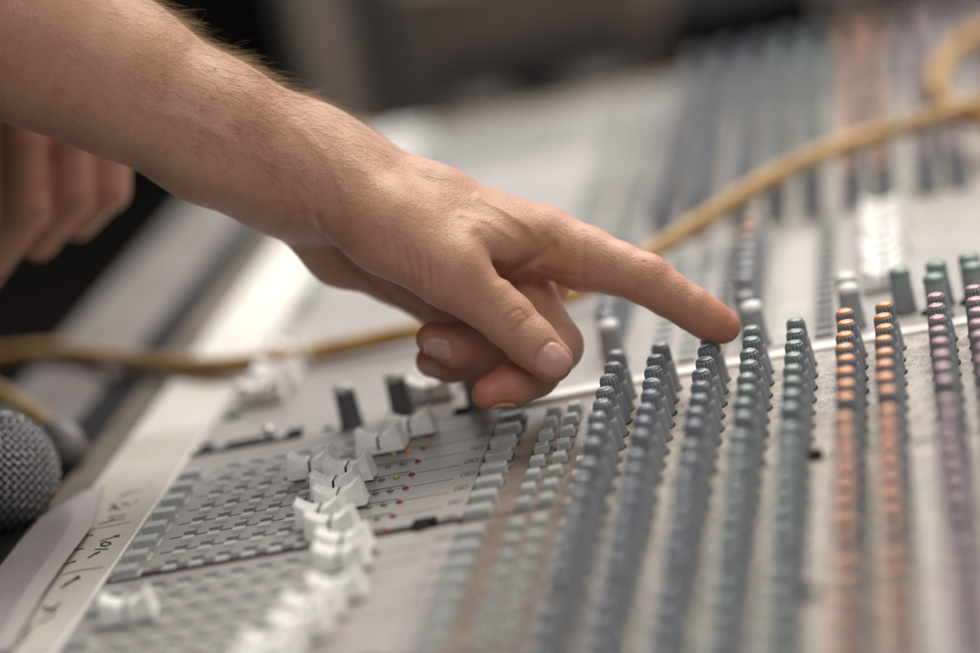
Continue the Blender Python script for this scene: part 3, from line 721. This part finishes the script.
me.polygons.foreach_set('use_smooth', np.ones(len(QQ), bool)); me.update(calc_edges=True); me.validate()
ca = me.color_attributes.new('tone', 'FLOAT_COLOR', 'POINT'); ca.data.foreach_set('color', TT.astype(np.float32).ravel())
me.materials.append(M['skin']); link(person)
tag(person, 'person reaching in from the left, index finger pressing a knob, other hand hanging behind', 'person')
nn = np.mean([np.cross(VW[q[1]]-VW[q[0]], VW[q[2]]-VW[q[0]])@((R@surface_normals(VV[q[0]][None], sdf)[0])) for q in QQ[:400:10]])
if nn < 0: me.flip_normals()
# sleeve, outside the frame
ax0, ax1 = J(-110, -50, 1006), J(-420, -210, 1012)
slv = MB(); slv.tube([(R@(ax0+(ax1-ax0)*t)+CAM-org) for t in (0, .02, .3, .6, 1)], [40, 43, 46, 50, 56], 40, 0)
slv.build('sleeve', mat('black_cloth', (.015, .015, .017), .9), person)

# jacket body and second sleeve of the same person, unseen, added to shade the hands
jk = bpy.data.materials['black_cloth']
tb = MB(); tb.tube([R@J(-560, y_, 1160+dz)+CAM-org for y_, dz in ((-900, -60), (-500, -30), (-100, 0), (300, 60), (900, 150))], [150, 165, 165, 150, 140], 40, 0); tb.build('added_jacket', jk, person)
tb = MB(); tb.tube([R@J(a_, b_, c_)+CAM-org for a_, b_, c_ in ((-620, -200, 1150), (-300, -480, 1130), (0, -620, 1130), (160, -720, 1150))], [170, 160, 140, 110], 40, 0); tb.build('added_jacket', jk, person)
tb = MB(); tb.tube([R@J(a_, b_, c_)+CAM-org for a_, b_, c_ in ((22, -38, 1108), (10, -60, 1108), (-60, -200, 1110), (-300, -420, 1120))], [36, 42, 48, 60], 36, 0); tb.build('sleeve', jk, person)
# arm hair
def hairs():
    nrm = surface_normals(V1[::3], sdf); base = V1[::3]
    px_ = base[:, 0]/base[:, 2]*F+490; py_ = base[:, 1]/base[:, 2]*F+326.5
    axis_ = np.array([.86, .47, .05]); axis_ /= np.linalg.norm(axis_)
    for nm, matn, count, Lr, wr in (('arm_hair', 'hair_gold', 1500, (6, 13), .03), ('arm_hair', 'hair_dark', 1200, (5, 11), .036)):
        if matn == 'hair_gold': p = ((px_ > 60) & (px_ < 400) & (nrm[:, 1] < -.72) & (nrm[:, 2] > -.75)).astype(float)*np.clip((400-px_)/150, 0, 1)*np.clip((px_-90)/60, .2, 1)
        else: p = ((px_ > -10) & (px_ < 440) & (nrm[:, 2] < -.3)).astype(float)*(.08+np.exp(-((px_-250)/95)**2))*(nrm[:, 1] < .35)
        idx = rng.choice(len(base), count, p=p/p.sum()); b = MB()
        cl = rng.normal(0, 1, (40, 3))
        for i in idx:
            p0 = base[i]; nr = nrm[i]; c = cl[int(px_[i]/11) % 40]
            lift = rng.uniform(.25, .7) if matn == 'hair_gold' else rng.uniform(.10, .28)
            d = axis_*rng.uniform(.7, 1.1)+nr*lift+rng.normal(0, .22, 3)+c*.12; d -= nr*min(0, d@nr-.06*0)
            curl = rng.normal(0, .10, 3)+axis_*.14-nr*(.10 if matn == 'hair_gold' else .02)+np.array([0, .02, 0]); ln = rng.uniform(*Lr); pts = [p0-nr*.2]
            for k in range(5):
                d = d/np.linalg.norm(d); pts.append(pts[-1]+d*ln/5); d = d+curl
            v = []; 
            for k, q in enumerate(pts):
                r_ = wr*(1-.75*k/5); q = R@q+CAM-org
                for j in range(3): a = 2.094*j; v.append(q+np.array((math.cos(a), math.sin(a)*.5, math.sin(a)))*r_)
            f = [(k*3+j, k*3+(j+1) % 3, k*3+3+(j+1) % 3, k*3+3+j) for k in range(5) for j in range(3)]
            b.add(v, f, 0, True)
        b.build(nm, M[matn], person)
hairs()

# ------------------------------------------------------------------ light
w = bpy.data.worlds.new('World'); sc.world = w; w.use_nodes = True
bg = w.node_tree.nodes['Background']; bg.inputs[0].default_value = (.92, .88, .84, 1); bg.inputs[1].default_value = .185
def area(name, loc, target, size, power, col):
    l = bpy.data.lights.new(name, 'AREA'); l.shape = 'RECTANGLE'; l.size, l.size_y = size; l.energy = power; l.color = col
    o = bpy.data.objects.new(name, l); o.location = loc; o.rotation_euler = (Vector(target)-Vector(loc)).to_track_quat('-Z', 'Y').to_euler(); link(o); return o
area('overhead_softbox', (.5, 1.1, 1.9), (0, 0, 0), (2.2, 1.6), 80, (1.0, .955, .90))
area('added_back_light', (.3, 4.2, 1.45), (0, 0, 0), (4.2, 1.9), 26, (.98, .98, 1.0))  # lamp added behind the console for sheen on knob tops and panels
area('front_fill', (.9, -1.6, 1.5), (0, 0, 0), (1.6, 1.2), 14, (1.0, .96, .92))

# ------------------------------------------------------------------ camera
cd = bpy.data.cameras.new('camera'); cam = bpy.data.objects.new('camera', cd); link(cam)
Mx = Matrix(((R[0][0], -R[0][1], -R[0][2], CAM[0]*S), (R[1][0], -R[1][1], -R[1][2], CAM[1]*S), (R[2][0], -R[2][1], -R[2][2], CAM[2]*S), (0, 0, 0, 1)))
cam.matrix_world = Mx
cd.sensor_width = 36; cd.lens = F/980*36; cd.clip_start = .05; cd.clip_end = 60
cd.dof.use_dof = True; cd.dof.focus_distance = .980; cd.dof.aperture_fstop = (F/980*36)/41.0
sc.camera = cam
sc.view_settings.view_transform = 'Standard'; sc.view_settings.look = 'None'; sc.view_settings.exposure = 0.15; sc.view_settings.gamma = 1
